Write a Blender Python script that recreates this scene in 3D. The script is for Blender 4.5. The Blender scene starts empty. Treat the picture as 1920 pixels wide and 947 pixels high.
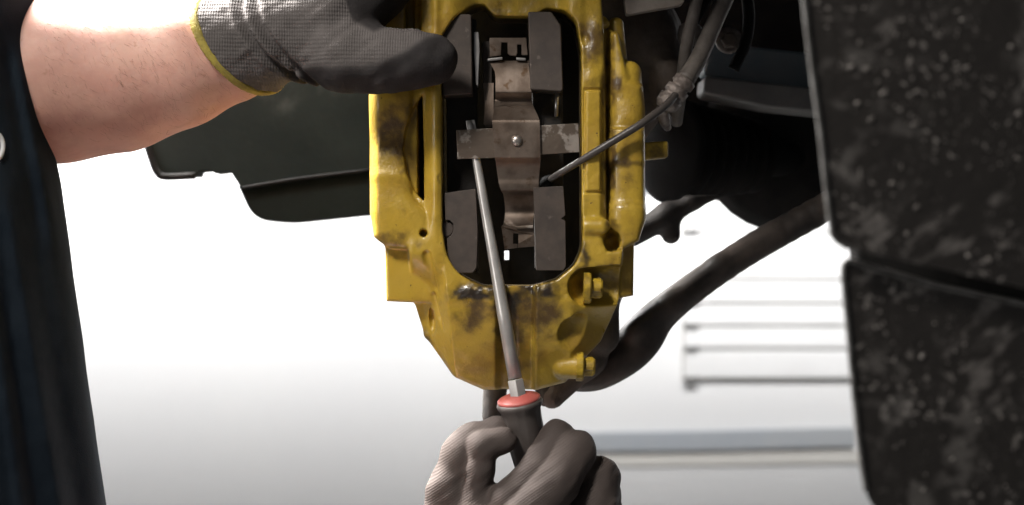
import bpy, bmesh, math, random
import numpy as np
from mathutils import Vector, Matrix
from mathutils.bvhtree import BVHTree

random.seed(7); rng = np.random.default_rng(7)
R = math.radians
S = 0.0004            # metres per photo pixel in the caliper's plane
CAMD = 1.2            # camera to caliper plane
CZ = 1.30             # camera height
scene = bpy.context.scene
C = scene.collection

# ------------------------------------------------------------------ camera
cam_d = bpy.data.cameras.new('camera'); cam = bpy.data.objects.new('camera', cam_d); C.objects.link(cam)
cam.location = (0, -CAMD, CZ); cam.rotation_euler = (R(90), 0, 0)
cam_d.sensor_width = 36; cam_d.lens = 36 * CAMD / (1920 * S)
cam_d.clip_start = 0.01; cam_d.clip_end = 60
cam_d.dof.use_dof = True; cam_d.dof.focus_distance = 1.19; cam_d.dof.aperture_fstop = 5.5
scene.camera = cam
# ------------------------------------------------------------------ world
w = bpy.data.worlds.new('World'); scene.world = w; w.use_nodes = True
bg = w.node_tree.nodes['Background']; bg.inputs[0].default_value = (0.90, 0.95, 1.0, 1); bg.inputs[1].default_value = 0.055
# ------------------------------------------------------------------ workshop lamps and added fill lamps
def area(name, loc, target, sx, sy, power, col=(1, 1, 1), spread=180):
    d = bpy.data.lights.new(name, 'AREA'); d.shape = 'RECTANGLE'; d.size = sx; d.size_y = sy
    d.energy = power; d.color = col; d.spread = R(spread)
    o = bpy.data.objects.new(name, d); C.objects.link(o); o.location = loc
    o.rotation_euler = (Vector(target) - Vector(loc)).to_track_quat('-Z', 'Y').to_euler()
    return o
area('wall_strip_light', (0.2, 0.75, 3.1), (0.2, 2.62, 2.15), 6.0, 0.25, 165, (1, 0.99, 0.98), 58)
area('side_wall_fill', (-1.9, 0.4, 3.0), (-2.9, 0.4, 1.7), 3.5, 0.25, 13, (1, 0.99, 0.98))  # added lamp, brightens the side wall so left faces catch a sheen
area('ceiling_lamp', (-0.66, 0.30, 2.25), (-0.48, -0.03, 1.35), 0.6, 0.35, 115, (1, 0.97, 0.93), 100)
area('work_lamp', (-0.50, -0.80, 2.12), (0.03, 0.0, 1.25), 0.22, 0.22, 2.3, (1, 0.95, 0.88), 70)
area('left_fill_lamp', (-1.28, -1.05, 1.36), (0.1, 0.0, 1.25), 0.30, 0.35, 4.6, (1, 0.97, 0.93))  # added fill from the left for highlights on shaft and facet
# ------------------------------------------------------------------ colour management
scene.view_settings.view_transform = 'Standard'; scene.view_settings.look = 'None'
scene.view_settings.exposure = 0.0; scene.view_settings.gamma = 1.0
scene.view_settings.use_curve_mapping = False
scene.render.engine = 'CYCLES'
scene.render.resolution_x = 1024; scene.render.resolution_y = 505

# ================================================================== helpers
def P(u, v, Y=0.0):
    "point that stands at depth Y behind the caliper plane and is seen at photo pixel u, v"
    k = S * (CAMD + Y) / CAMD
    return Vector(((u - 960) * k, Y, CZ - (v - 473.5) * k))
def W(u, v, d):
    "design space (pixels of the caliper plane, d towards the viewer) to metres"
    return Vector(((u - 960) * S, -d * S, CZ - (v - 473.5) * S))
def pt(u, v, d):
    k = (CAMD - d * S) / CAMD
    return (960 + (u - 960) * k, 473.5 + (v - 473.5) * k, d)

def mesh_from(name, verts, faces):
    me = bpy.data.meshes.new(name); me.from_pydata([tuple(v) for v in verts], [], faces); me.update(); return me

def tag(o, label=None, cat=None, group=None, kind=None):
    if label: o['label'] = label
    if cat: o['category'] = cat
    if group: o['group'] = group
    if kind: o['kind'] = kind
    return o

def thing(name, label, cat, loc, group=None):
    o = bpy.data.objects.new(name, None); C.objects.link(o); o.location = loc; o.empty_display_size = 0.05
    return tag(o, label, cat, group)

def obj(name, me, m, parent=None, smooth=False, bevel=0.0, seg=2):
    o = bpy.data.objects.new(name, me); C.objects.link(o)
    if m: me.materials.append(m)
    if smooth:
        me.polygons.foreach_set('use_smooth', [True] * len(me.polygons))
    if parent is None:
        n = len(me.vertices); co = np.empty(n * 3); me.vertices.foreach_get('co', co); co = co.reshape(-1, 3)
        base = np.array([(co[:, 0].min() + co[:, 0].max()) / 2, (co[:, 1].min() + co[:, 1].max()) / 2, co[:, 2].min()])
        me.vertices.foreach_set('co', (co - base).ravel()); me.update(); o.location = base
    else:
        o.parent = parent
        top = Vector((0, 0, 0)); p = parent
        while p: top += p.location; p = p.parent
        o.matrix_parent_inverse = Matrix.Translation(-top)
        if parent.parent:                       # sub-part of a part kept in world coordinates
            o.matrix_parent_inverse = Matrix.Identity(4)
    if bevel:
        b = o.modifiers.new('bevel', 'BEVEL'); b.width = bevel; b.segments = seg; b.limit_method = 'ANGLE'; b.angle_limit = R(35)
        b.harden_normals = False
        me.polygons.foreach_set('use_smooth', [True] * len(me.polygons))
        try:
            wn = o.modifiers.new('wn', 'WEIGHTED_NORMAL'); wn.keep_sharp = False
        except Exception: pass
    return o

def prism(poly, f0, f1):
    "extrude a pixel polygon between two mapping functions (front, back)"
    n = len(poly)
    vs = [f0(u, v) for u, v in poly] + [f1(u, v) for u, v in poly]
    fs = [list(range(n)), list(range(2 * n - 1, n - 1, -1))]
    for i in range(n):
        j = (i + 1) % n; fs.append([i, n + i, n + j, j])
    me = mesh_from('prism', vs, fs)
    bm = bmesh.new(); bm.from_mesh(me); bmesh.ops.recalc_face_normals(bm, faces=bm.faces); bm.to_mesh(me); bm.free()
    return me
def prism_d(poly, d0, d1):
    return prism(poly, lambda u, v: W(u, v, d0), lambda u, v: W(u, v, d1))
def prism_Y(poly, Y, t):
    "outline seen at depth Y, with its own thickness t straight back"
    return prism(poly, lambda u, v: P(u, v, Y), lambda u, v: P(u, v, Y) + Vector((0, t, 0)))

def box_me(c, s, rot=None):
    vs = []
    for x in (-1, 1):
        for y in (-1, 1):
            for z in (-1, 1):
                p = Vector((x * s[0] / 2, y * s[1] / 2, z * s[2] / 2))
                if rot: p = rot @ p
                vs.append(Vector(c) + p)
    return mesh_from('box', vs, [(0, 1, 3, 2), (4, 6, 7, 5), (0, 4, 5, 1), (2, 3, 7, 6), (0, 2, 6, 4), (1, 5, 7, 3)])

def frame_of(d):
    d = d.normalized(); a = Vector((0, 0, 1)) if abs(d.z) < 0.9 else Vector((1, 0, 0))
    x = d.cross(a).normalized(); y = d.cross(x).normalized(); return x, y

def lathe(p0, d, prof, seg=32, mod=None):
    "profile [(distance along d, radius)] turned round the axis p0 + t*d"
    d = Vector(d).normalized(); x, y = frame_of(d); vs = []; fs = []
    for t, r in prof:
        for i in range(seg):
            a = 2 * math.pi * i / seg
            rr = r * (mod(i) if mod else 1)
            vs.append(p0 + d * t + (x * math.cos(a) + y * math.sin(a)) * rr)
    n = len(prof)
    for k in range(n - 1):
        for i in range(seg):
            j = (i + 1) % seg
            fs.append((k * seg + i, k * seg + j, (k + 1) * seg + j, (k + 1) * seg + i))
    fs.append(list(range(seg - 1, -1, -1))); fs.append([(n - 1) * seg + i for i in range(seg)])
    me = mesh_from('lathe', vs, fs)
    bm = bmesh.new(); bm.from_mesh(me); bmesh.ops.recalc_face_normals(bm, faces=bm.faces); bm.to_mesh(me); bm.free()
    return me

def catmull(pts, n=8):
    "pts: list of tuples (x,y,z,r)"
    a = [np.array(p, float) for p in pts]; a = [2 * a[0] - a[1]] + a + [2 * a[-1] - a[-2]]
    out = []
    for i in range(1, len(a) - 2):
        p0, p1, p2, p3 = a[i - 1:i + 3]
        for k in range(n):
            t = k / n
            out.append(0.5 * ((2 * p1) + (-p0 + p2) * t + (2 * p0 - 5 * p1 + 4 * p2 - p3) * t * t + (-p0 + 3 * p1 - 3 * p2 + p3) * t ** 3))
    out.append(a[-2]); return out

def tube(pts, seg=16, n=8, jit=0.0, flat=None):
    "smooth tube through (Vector, radius)"
    L = catmull([(p.x, p.y, p.z, r) for p, r in pts], n); vs = []; fs = []
    m = len(L); prevx = None
    for i, q in enumerate(L):
        p = Vector(q[:3]); t = Vector(L[min(i + 1, m - 1)][:3]) - Vector(L[max(i - 1, 0)][:3]); t.normalize()
        if prevx is None: x, y = frame_of(t)
        else:
            x = (prevx - t * prevx.dot(t)).normalized(); y = t.cross(x)
        prevx = x
        for k in range(seg):
            a = 2 * math.pi * k / seg; r = q[3] * (1 + jit * random.uniform(-1, 1))
            vs.append(p + x * math.cos(a) * r + y * math.sin(a) * r)
    for i in range(m - 1):
        for k in range(seg):
            j = (k + 1) % seg
            fs.append((i * seg + k, i * seg + j, (i + 1) * seg + j, (i + 1) * seg + k))
    fs.append(list(range(seg - 1, -1, -1))); fs.append([(m - 1) * seg + k for k in range(seg)])
    me = mesh_from('tube', vs, fs)
    bm = bmesh.new(); bm.from_mesh(me); bmesh.ops.recalc_face_normals(bm, faces=bm.faces); bm.to_mesh(me); bm.free()
    return me

def join_me(meshes):
    bm = bmesh.new()
    for m in meshes: bm.from_mesh(m)
    me = bpy.data.meshes.new('joined'); bm.to_mesh(me); bm.free()
    for m in meshes: bpy.data.meshes.remove(m)
    return me

# ------------------------------------------------------------------ signed distance modelling (castings, gloves, arms)
def smin(a, b, k):
    if k <= 0: return np.minimum(a, b)
    h = np.maximum(k - np.abs(a - b), 0) / k
    return np.minimum(a, b) - h * h * k * 0.25
def smax(a, b, k): return -smin(-a, -b, k)
def sstep(a, b, x):
    t = np.clip((x - a) / (b - a), 0, 1); return t * t * (3 - 2 * t)

def poly_sdf(U, V, poly):
    p = np.array(poly, float); n = len(p); d = np.full(U.shape, 1e9); s = np.ones(U.shape)
    j = n - 1
    for i in range(n):
        e = p[j] - p[i]; wx = U - p[i, 0]; wy = V - p[i, 1]
        t = np.clip((wx * e[0] + wy * e[1]) / (e @ e), 0, 1)
        d = np.minimum(d, (wx - e[0] * t) ** 2 + (wy - e[1] * t) ** 2)
        c1 = V >= p[i, 1]; c2 = V < p[j, 1]; c3 = e[0] * wy > e[1] * wx
        f = (c1 & c2 & c3) | (~c1 & ~c2 & ~c3)
        s = np.where(f, -s, s); j = i
    return (s * np.sqrt(d)).astype(np.float32)

class Grid:
    def __init__(g, lo, hi, h):
        g.lo = np.array(lo, float); g.h = h
        n = np.ceil((np.array(hi) - g.lo) / h).astype(int) + 1
        g.ax = [(g.lo[i] + h * np.arange(n[i])).astype(np.float32) for i in range(3)]
        g.f = np.full(n, 1e3, np.float32)
        g.U, g.V = np.meshgrid(g.ax[0], g.ax[1], indexing='ij')
        g.D = g.ax[2][None, None, :]
    def box(g, lo, hi):
        sl = []
        for i in range(3):
            a = int(np.clip(np.floor((lo[i] - g.lo[i]) / g.h), 0, len(g.ax[i]) - 1)); b = int(np.clip(np.ceil((hi[i] - g.lo[i]) / g.h) + 1, a + 1, len(g.ax[i])))
            sl.append(slice(a, b))
        sl = tuple(sl)
        return sl, g.ax[0][sl[0]][:, None, None], g.ax[1][sl[1]][None, :, None], g.ax[2][sl[2]][None, None, :]
    def put(g, sl, s, k, sub):
        g.f[sl] = smax(g.f[sl], -s, k) if sub else smin(g.f[sl], s, k)
    def cone(g, a, b, ra, rb, k=8, sub=False, flat=None):
        a = np.array(a, float); b = np.array(b, float); m = max(ra, rb) + k + 2 * g.h
        sl, U, V, D = g.box(np.minimum(a, b) - m, np.maximum(a, b) + m)
        e = b - a; L = e @ e + 1e-9
        t = np.clip(((U - a[0]) * e[0] + (V - a[1]) * e[1] + (D - a[2]) * e[2]) / L, 0, 1)
        s = np.sqrt((U - a[0] - e[0] * t) ** 2 + (V - a[1] - e[1] * t) ** 2 + (D - a[2] - e[2] * t) ** 2) - (ra + (rb - ra) * t)
        g.put(sl, s.astype(np.float32), k, sub)
    def chain(g, pts, k=8, sub=False):
        for (a, ra), (b, rb) in zip(pts, pts[1:]): g.cone(a, b, ra, rb, k, sub)
    def ell(g, c, r, k=6, sub=False):
        c = np.array(c, float); r = np.array(r, float); m = r + k + 2 * g.h
        sl, U, V, D = g.box(c - m, c + m)
        q = np.sqrt(((U - c[0]) / r[0]) ** 2 + ((V - c[1]) / r[1]) ** 2 + ((D - c[2]) / r[2]) ** 2)
        g.put(sl, ((q - 1) * r.min()).astype(np.float32), k, sub)
    def slab(g, poly, front, back, k=8, edge=10, sub=False):
        "polygon in the picture plane between a front height (number or array) and a back depth"
        p = poly_sdf(g.U, g.V, poly)[:, :, None]
        F = front[:, :, None].astype(np.float32) if isinstance(front, np.ndarray) else np.float32(front)
        B = back[:, :, None].astype(np.float32) if isinstance(back, np.ndarray) else np.float32(back)
        s = smax(smax(p, (g.D - F) * np.float32(0.85), edge), (B - g.D) * np.float32(0.85), edge)
        g.f = smax(g.f, -s, k) if sub else smin(g.f, s, k)
    def mesh(g, name):
        f = g.f; ins = f < 0
        # keep the surface closed at the border of the grid
        for a in range(3):
            s = [slice(None)] * 3
            for e in (0, -1):
                s[a] = e; f[tuple(s)] = np.maximum(f[tuple(s)], 0.5)
        ins = f < 0
        cnt = np.zeros(tuple(np.array(f.shape) - 1), np.uint8)
        off = [(i, j, k) for i in (0, 1) for j in (0, 1) for k in (0, 1)]
        n = f.shape
        for o in off: cnt += ins[o[0]:n[0] - 1 + o[0], o[1]:n[1] - 1 + o[1], o[2]:n[2] - 1 + o[2]]
        act = (cnt > 0) & (cnt < 8); I = np.argwhere(act)
        vid = np.full(act.shape, -1, np.int32); vid[act] = np.arange(len(I))
        acc = np.zeros((len(I), 3)); num = np.zeros(len(I))
        for a in off:
            for ax in range(3):
                if a[ax]: continue
                b = list(a); b[ax] = 1
                fa = f[I[:, 0] + a[0], I[:, 1] + a[1], I[:, 2] + a[2]]; fb = f[I[:, 0] + b[0], I[:, 1] + b[1], I[:, 2] + b[2]]
                m = (fa < 0) != (fb < 0); t = fa[m] / (fa[m] - fb[m])
                q = np.tile(np.array(a, float), (m.sum(), 1)); q[:, ax] = t
                acc[m] += q; num[m] += 1
        co = (I + acc / num[:, None]) * g.h + g.lo
        quads = []
        for ax in range(3):
            s0 = [slice(1, -1)] * 3; s1 = [slice(1, -1)] * 3
            s0[ax] = slice(0, n[ax] - 1); s1[ax] = slice(1, n[ax])
            A = ins[tuple(s0)]; B = ins[tuple(s1)]
            E = np.argwhere(A != B); o = np.ones(3, int); o[ax] = 0; E = E + o
            sgn = ins[E[:, 0], E[:, 1], E[:, 2]]
            o1, o2 = [x for x in range(3) if x != ax]
            def cell(d1, d2):
                q = E.copy(); q[:, o1] -= d1; q[:, o2] -= d2
                return vid[q[:, 0], q[:, 1], q[:, 2]]
            Q = np.stack([cell(1, 1), cell(0, 1), cell(0, 0), cell(1, 0)], 1)
            if ax == 1: Q = Q[:, ::-1]
            Q[~sgn] = Q[~sgn][:, ::-1]
            quads.append(Q)
        Q = np.concatenate(quads); Q = Q[(Q >= 0).all(1)][:, ::-1]
        wv = np.empty_like(co); wv[:, 0] = (co[:, 0] - 960) * S; wv[:, 1] = -co[:, 2] * S; wv[:, 2] = CZ - (co[:, 1] - 473.5) * S
        me = bpy.data.meshes.new(name)
        me.vertices.add(len(wv)); me.vertices.foreach_set('co', wv.ravel())
        me.loops.add(Q.size); me.loops.foreach_set('vertex_index', Q.ravel().astype(np.int32))
        me.polygons.add(len(Q)); me.polygons.foreach_set('loop_start', np.arange(0, Q.size, 4, dtype=np.int32))
        me.polygons.foreach_set('loop_total', np.full(len(Q), 4, np.int32))
        me.update(calc_edges=True); me.validate()
        # outward normals
        v = wv[Q]; vol = np.einsum('ij,ij->i', v[:, 0], np.cross(v[:, 1], v[:, 2])).sum() + np.einsum('ij,ij->i', v[:, 0], np.cross(v[:, 2], v[:, 3])).sum()
        if vol < 0: me.flip_normals()
        g.co = co
        return me

def attr(me, name, val):
    a = me.attributes.new(name, 'FLOAT', 'POINT'); a.data.foreach_set('value', np.asarray(val, np.float32))

def vnoise(p, seed=0):
    "cheap smooth 3-D value noise"
    r = np.random.default_rng(seed); T = r.random((32, 32, 32))
    i = np.floor(p).astype(int); t = p - i; t = t * t * (3 - 2 * t); o = 0
    for a in (0, 1):
        for b in (0, 1):
            for c in (0, 1):
                wgt = (t[:, 0] if a else 1 - t[:, 0]) * (t[:, 1] if b else 1 - t[:, 1]) * (t[:, 2] if c else 1 - t[:, 2])
                o = o + wgt * T[(i[:, 0] + a) % 32, (i[:, 1] + b) % 32, (i[:, 2] + c) % 32]
    return o

# ================================================================== materials
def mat(name, a, b=None, scale=40, rough=0.5, rough2=None, metal=0.0, bump=0.0, bscale=200, spots=None, sss=0.0, mixes=(), coat=0.0, lo=0.35, hi=0.65, spec=0.5, wave=None, detail=6, sheen=0.0):
    m = bpy.data.materials.new(name); m.use_nodes = True; nt = m.node_tree; N = nt.nodes; L = nt.links
    bs = N['Principled BSDF']; tc = N.new('ShaderNodeTexCoord')
    bs.inputs['Metallic'].default_value = metal; bs.inputs['Roughness'].default_value = rough
    bs.inputs['Specular IOR Level'].default_value = spec
    if coat: bs.inputs['Coat Weight'].default_value = coat; bs.inputs['Coat Roughness'].default_value = 0.12
    if sheen: bs.inputs['Sheen Weight'].default_value = sheen
    if sss:
        bs.inputs['Subsurface Weight'].default_value = sss; bs.inputs['Subsurface Radius'].default_value = (1, 0.35, 0.2); bs.inputs['Subsurface Scale'].default_value = 0.006
    def noise(sc, det=detail, dist=0.0):
        n = N.new('ShaderNodeTexNoise'); n.inputs['Scale'].default_value = sc; n.inputs['Detail'].default_value = det; n.inputs['Roughness'].default_value = 0.6
        n.inputs['Distortion'].default_value = dist
        L.new(tc.outputs['Object'], n.inputs['Vector']); return n
    def ramp(src, lo, hi):
        r = N.new('ShaderNodeMapRange'); r.interpolation_type = 'SMOOTHSTEP'; r.inputs['From Min'].default_value = lo; r.inputs['From Max'].default_value = hi
        L.new(src, r.inputs['Value']); return r.outputs['Result']
    def mix(f, ca, cb):
        x = N.new('ShaderNodeMix'); x.data_type = 'RGBA'
        if isinstance(f, float): x.inputs[0].default_value = f
        else: L.new(f, x.inputs[0])
        for s, c in ((x.inputs[6], ca), (x.inputs[7], cb)):
            if isinstance(c, tuple): s.default_value = c + (1,)
            else: L.new(c, s)
        return x.outputs[2]
    n1 = noise(scale)
    col = mix(ramp(n1.outputs['Fac'], lo, hi), a, b) if b else None
    for (attn, cc, sc, thr) in mixes:            # a mapped stain, painted shade or coating: its own place, broken up by noise
        at = N.new('ShaderNodeAttribute'); at.attribute_name = attn
        nn = noise(sc, 8)
        mth = N.new('ShaderNodeMath'); mth.operation = 'MULTIPLY_ADD'; L.new(nn.outputs['Fac'], mth.inputs[0]); mth.inputs[1].default_value = thr
        L.new(at.outputs['Fac'], mth.inputs[2])
        col = mix(ramp(mth.outputs[0], 0.5 * thr + 0.20, 0.5 * thr + 1.30), col if col else a, cc)
    if spots:
        cs, ssc, l0, h0 = spots; ns = noise(ssc, 4)
        col = mix(ramp(ns.outputs['Fac'], l0, h0), col if col else a, cs)
    if col: L.new(col, bs.inputs['Base Color'])
    else: bs.inputs['Base Color'].default_value = a + (1,)
    if rough2 is not None:
        r = N.new('ShaderNodeMapRange'); r.inputs['From Min'].default_value = 0.3; r.inputs['From Max'].default_value = 0.7
        r.inputs['To Min'].default_value = rough; r.inputs['To Max'].default_value = rough2
        L.new(noise(scale * 1.7).outputs['Fac'], r.inputs['Value']); L.new(r.outputs['Result'], bs.inputs['Roughness'])
    last = None
    if bump:
        bp = N.new('ShaderNodeBump'); bp.inputs['Strength'].default_value = bump; bp.inputs['Distance'].default_value = 0.002
        L.new(noise(bscale, 5).outputs['Fac'], bp.inputs['Height']); last = bp
    if wave:
        for (wsc, rot, st) in wave:
            mp = N.new('ShaderNodeMapping'); mp.inputs['Rotation'].default_value = rot; L.new(tc.outputs['Object'], mp.inputs['Vector'])
            wv = N.new('ShaderNodeTexWave'); wv.inputs['Scale'].default_value = wsc; wv.inputs['Distortion'].default_value = 1.2; wv.inputs['Detail'].default_value = 1; wv.inputs['Detail Scale'].default_value = 0.6
            L.new(mp.outputs[0], wv.inputs['Vector'])
            bp = N.new('ShaderNodeBump'); bp.inputs['Strength'].default_value = st; bp.inputs['Distance'].default_value = 0.001
            L.new(wv.outputs['Fac'], bp.inputs['Height'])
            if mixes:
                at = N.new('ShaderNodeAttribute'); at.attribute_name = mixes[0][0]
                q = N.new('ShaderNodeMapRange'); q.inputs['To Min'].default_value = st; q.inputs['To Max'].default_value = st * 0.12
                L.new(at.outputs['Fac'], q.inputs['Value']); L.new(q.outputs['Result'], bp.inputs['Strength'])
            if last: L.new(last.outputs[0], bp.inputs['Normal'])
            last = bp
    if last: L.new(last.outputs[0], bs.inputs['Normal'])
    return m

M = {}
M['wall'] = mat('white_wall_paint', (0.80, 0.80, 0.80), (0.78, 0.78, 0.785), 3, 0.6, bump=0.03, bscale=60)
M['floor'] = mat('grey_concrete', (0.14, 0.14, 0.14), (0.11, 0.11, 0.11), 6, 0.6, bump=0.1, bscale=50)
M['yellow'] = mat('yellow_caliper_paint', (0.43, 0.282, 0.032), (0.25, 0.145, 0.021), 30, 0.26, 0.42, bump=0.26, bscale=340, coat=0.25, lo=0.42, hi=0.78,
                  mixes=(('grime_shade', (0.080, 0.046, 0.016), 85, 1.9), ('soot_shade', (0.024, 0.017, 0.012), 95, 1.7)), spots=((0.10, 0.06, 0.02), 260, 0.68, 0.74))
M['yellow_bolt'] = mat('yellow_painted_bolt', (0.50, 0.33, 0.025), (0.22, 0.14, 0.02), 120, 0.4, bump=0.15, bscale=500)
M['pad'] = mat('brown_grey_pad_plate', (0.062, 0.046, 0.037), (0.040, 0.030, 0.025), 55, 0.55, 0.7, bump=0.08, bscale=700, spots=((0.10, 0.08, 0.068), 160, 0.62, 0.75))
M['pad_dark'] = mat('dark_pad_friction', (0.018, 0.016, 0.015), (0.028, 0.024, 0.022), 90, 0.8, bump=0.3, bscale=600)
M['spring'] = mat('stained_spring_steel', (0.21, 0.165, 0.135), (0.12, 0.088, 0.068), 45, 0.36, 0.50, metal=0.8, bump=0.06, bscale=300, spots=((0.10, 0.06, 0.035), 80, 0.58, 0.7))
M['spring_worn'] = mat('worn_spring_steel', (0.40, 0.35, 0.31), (0.16, 0.125, 0.10), 58, 0.38, 0.5, metal=0.8, bump=0.08, bscale=300, lo=0.46, hi=0.54)
M['steel'] = mat('bright_steel', (0.55, 0.53, 0.52), (0.46, 0.44, 0.43), 60, 0.32, 0.42, metal=1.0, bump=0.02, bscale=500)
M['shaft'] = mat('satin_tool_steel', (0.56, 0.54, 0.52), (0.46, 0.44, 0.43), 60, 0.30, 0.40, metal=0.55, bump=0.03, bscale=500)
M['rivet'] = mat('rivet_steel', (0.55, 0.50, 0.47), (0.40, 0.36, 0.33), 200, 0.35, metal=0.9)
M['black_metal'] = mat('dirty_black_metal', (0.020, 0.018, 0.017), (0.045, 0.037, 0.032), 30, 0.5, 0.75, bump=0.35, bscale=160)
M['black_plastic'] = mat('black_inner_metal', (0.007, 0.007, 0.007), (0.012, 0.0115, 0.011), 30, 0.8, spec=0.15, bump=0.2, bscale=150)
M['brown_metal'] = mat('grimy_brown_casting', (0.060, 0.046, 0.037), (0.125, 0.096, 0.078), 28, 0.6, 0.8, bump=0.5, bscale=140)
M['arm_metal'] = mat('grimy_control_arm', (0.032, 0.026, 0.023), (0.080, 0.062, 0.052), 24, 0.35, 0.6, bump=0.2, bscale=110, spots=((0.11, 0.08, 0.065), 45, 0.64, 0.74))
M['beam'] = mat('blue_black_beam', (0.065, 0.098, 0.120), (0.085, 0.110, 0.122), 14, 0.5, 0.7, bump=0.2, bscale=90)
M['flange'] = mat('dull_grey_flange', (0.13, 0.125, 0.12), (0.09, 0.09, 0.09), 20, 0.6, bump=0.2, bscale=90)
M['rubber'] = mat('black_rubber', (0.005, 0.005, 0.005), (0.008, 0.008, 0.008), 40, 0.8, spec=0.12, bump=0.1, bscale=200)
M['hose'] = mat('dusty_hose_rubber', (0.115, 0.098, 0.086), (0.07, 0.058, 0.050), 80, 0.65, bump=0.2, bscale=400)
M['wire'] = mat('grey_wire_sheath', (0.065, 0.055, 0.050), (0.045, 0.038, 0.035), 60, 0.4, bump=0.05, bscale=400)
M['fitting'] = mat('corroded_fitting', (0.22, 0.185, 0.165), (0.10, 0.08, 0.07), 120, 0.5, metal=0.4, bump=0.5, bscale=300)
M['bracket'] = mat('greyish_bracket', (0.40, 0.34, 0.30), (0.30, 0.25, 0.21), 50, 0.5, metal=0.3, bump=0.2, bscale=200)
M['liner'] = mat('dusty_dark_liner', (0.006, 0.0095, 0.0085), (0.011, 0.016, 0.014), 9, 0.7, 0.85, bump=0.15, bscale=120, spots=((0.034, 0.040, 0.037), 12, 0.58, 0.76), spec=0.15)
M['panel'] = mat('mud_spattered_black_plastic', (0.012, 0.011, 0.011), (0.022, 0.020, 0.018), 18, 0.42, 0.7, bump=0.45, bscale=150, spots=((0.085, 0.078, 0.072), 40, 0.60, 0.74))
def panel_mat():
    m = bpy.data.materials.new('mud_spattered_black_plastic'); m.use_nodes = True; nt = m.node_tree; N = nt.nodes; L = nt.links; bs = N['Principled BSDF']
    tc = N.new('ShaderNodeTexCoord')
    def noise(sc, det, mp=None, rough=0.55):
        n = N.new('ShaderNodeTexNoise'); n.inputs['Scale'].default_value = sc; n.inputs['Detail'].default_value = det; n.inputs['Roughness'].default_value = rough
        L.new(mp.outputs[0] if mp else tc.outputs['Object'], n.inputs['Vector']); return n.outputs['Fac']
    def rng(x, a, b, lo=0.0, hi=1.0):
        q = N.new('ShaderNodeMapRange'); q.interpolation_type = 'SMOOTHSTEP'
        for k_, v_ in (('From Min', a), ('From Max', b), ('To Min', lo), ('To Max', hi)): q.inputs[k_].default_value = v_
        L.new(x, q.inputs['Value']); return q.outputs['Result']
    def mul(a, b):
        q = N.new('ShaderNodeMath'); q.operation = 'MULTIPLY'; L.new(a, q.inputs[0]); L.new(b, q.inputs[1]); return q.outputs[0]
    def mix(f, a, b):
        x = N.new('ShaderNodeMix'); x.data_type = 'RGBA'; L.new(f, x.inputs[0])
        for sck, c in ((x.inputs[6], a), (x.inputs[7], b)):
            if isinstance(c, tuple): sck.default_value = c + (1,)
            else: L.new(c, sck)
        return x.outputs[2]
    mp = N.new('ShaderNodeMapping'); mp.vector_type = 'TEXTURE'; mp.inputs['Rotation'].default_value = (0, R(-38), 0); mp.inputs['Scale'].default_value = (2.6, 1, 1.0); L.new(tc.outputs['Object'], mp.inputs['Vector'])
    dust = mul(rng(noise(60, 8), 0.51, 0.66), rng(noise(13, 3), 0.42, 0.60))
    streak = mul(rng(noise(120, 3, mp), 0.53, 0.66), rng(noise(9, 2), 0.46, 0.60))
    grit = mul(rng(noise(260, 2), 0.58, 0.68), rng(noise(24, 3), 0.44, 0.60))
    c = mix(dust, (0.034, 0.030, 0.0275), (0.105, 0.096, 0.089)); c = mix(streak, c, (0.17, 0.155, 0.145)); c = mix(grit, c, (0.30, 0.275, 0.255))
    L.new(c, bs.inputs['Base Color']); L.new(rng(dust, 0, 1, 0.30, 0.75), bs.inputs['Roughness'])
    bp = N.new('ShaderNodeBump'); bp.inputs['Strength'].default_value = 0.5; bp.inputs['Distance'].default_value = 0.002
    L.new(noise(130, 5), bp.inputs['Height']); L.new(bp.outputs[0], bs.inputs['Normal'])
    return m
M['panel'] = panel_mat()
M['mud'] = mat('dried_mud', (0.34, 0.31, 0.285), (0.12, 0.105, 0.095), 300, 0.3, bump=0.3, bscale=500)
M['skin'] = mat('skin', (0.66, 0.39, 0.31), (0.55, 0.295, 0.235), 26, 0.5, 0.62, bump=0.10, bscale=420, sss=0.25, spots=((0.46, 0.24, 0.17), 130, 0.62, 0.80))
M['shirt'] = mat('dark_navy_cotton', (0.012, 0.0175, 0.025), (0.018, 0.025, 0.034), 30, 0.9, bump=0.25, bscale=900, spec=0.06)
M['print'] = mat('white_print', (0.62, 0.62, 0.62), None, rough=0.7)
M['glove'] = mat('grey_knit_glove', (0.110, 0.098, 0.095), (0.082, 0.073, 0.070), 30, 0.85, bump=0.25, bscale=700, mixes=(('coat', (0.016, 0.0145, 0.0155), 60, 0.30),),
                 wave=((175, (0, 0, 0), 0.36), (110, (0, R(90), 0), 0.25)), sheen=0.0, spec=0.15)
M['glove2'] = mat('brown_grey_knit_glove', (0.080, 0.064, 0.058), (0.060, 0.048, 0.044), 24, 0.75, bump=0.2, bscale=700, mixes=(('coat', (0.045, 0.038, 0.036), 60, 0.30),),
                 wave=((185, (0, R(-55), 0), 0.20),), sheen=0.0, spec=0.15)
M['trim'] = mat('yellow_glove_trim', (0.34, 0.27, 0.045), (0.22, 0.17, 0.035), 90, 0.8, bump=0.4, bscale=700)
M['handle'] = mat('grey_handle_plastic', (0.095, 0.080, 0.074), (0.078, 0.066, 0.061), 60, 0.45, 0.55, bump=0.06, bscale=400)
M['red'] = mat('red_plastic_cap', (0.50, 0.115, 0.10), (0.42, 0.10, 0.085), 80, 0.4, bump=0.04, bscale=400)
M['cab'] = mat('white_cabinet_enamel', (0.80, 0.80, 0.80), (0.77, 0.77, 0.77), 8, 0.35)
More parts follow.
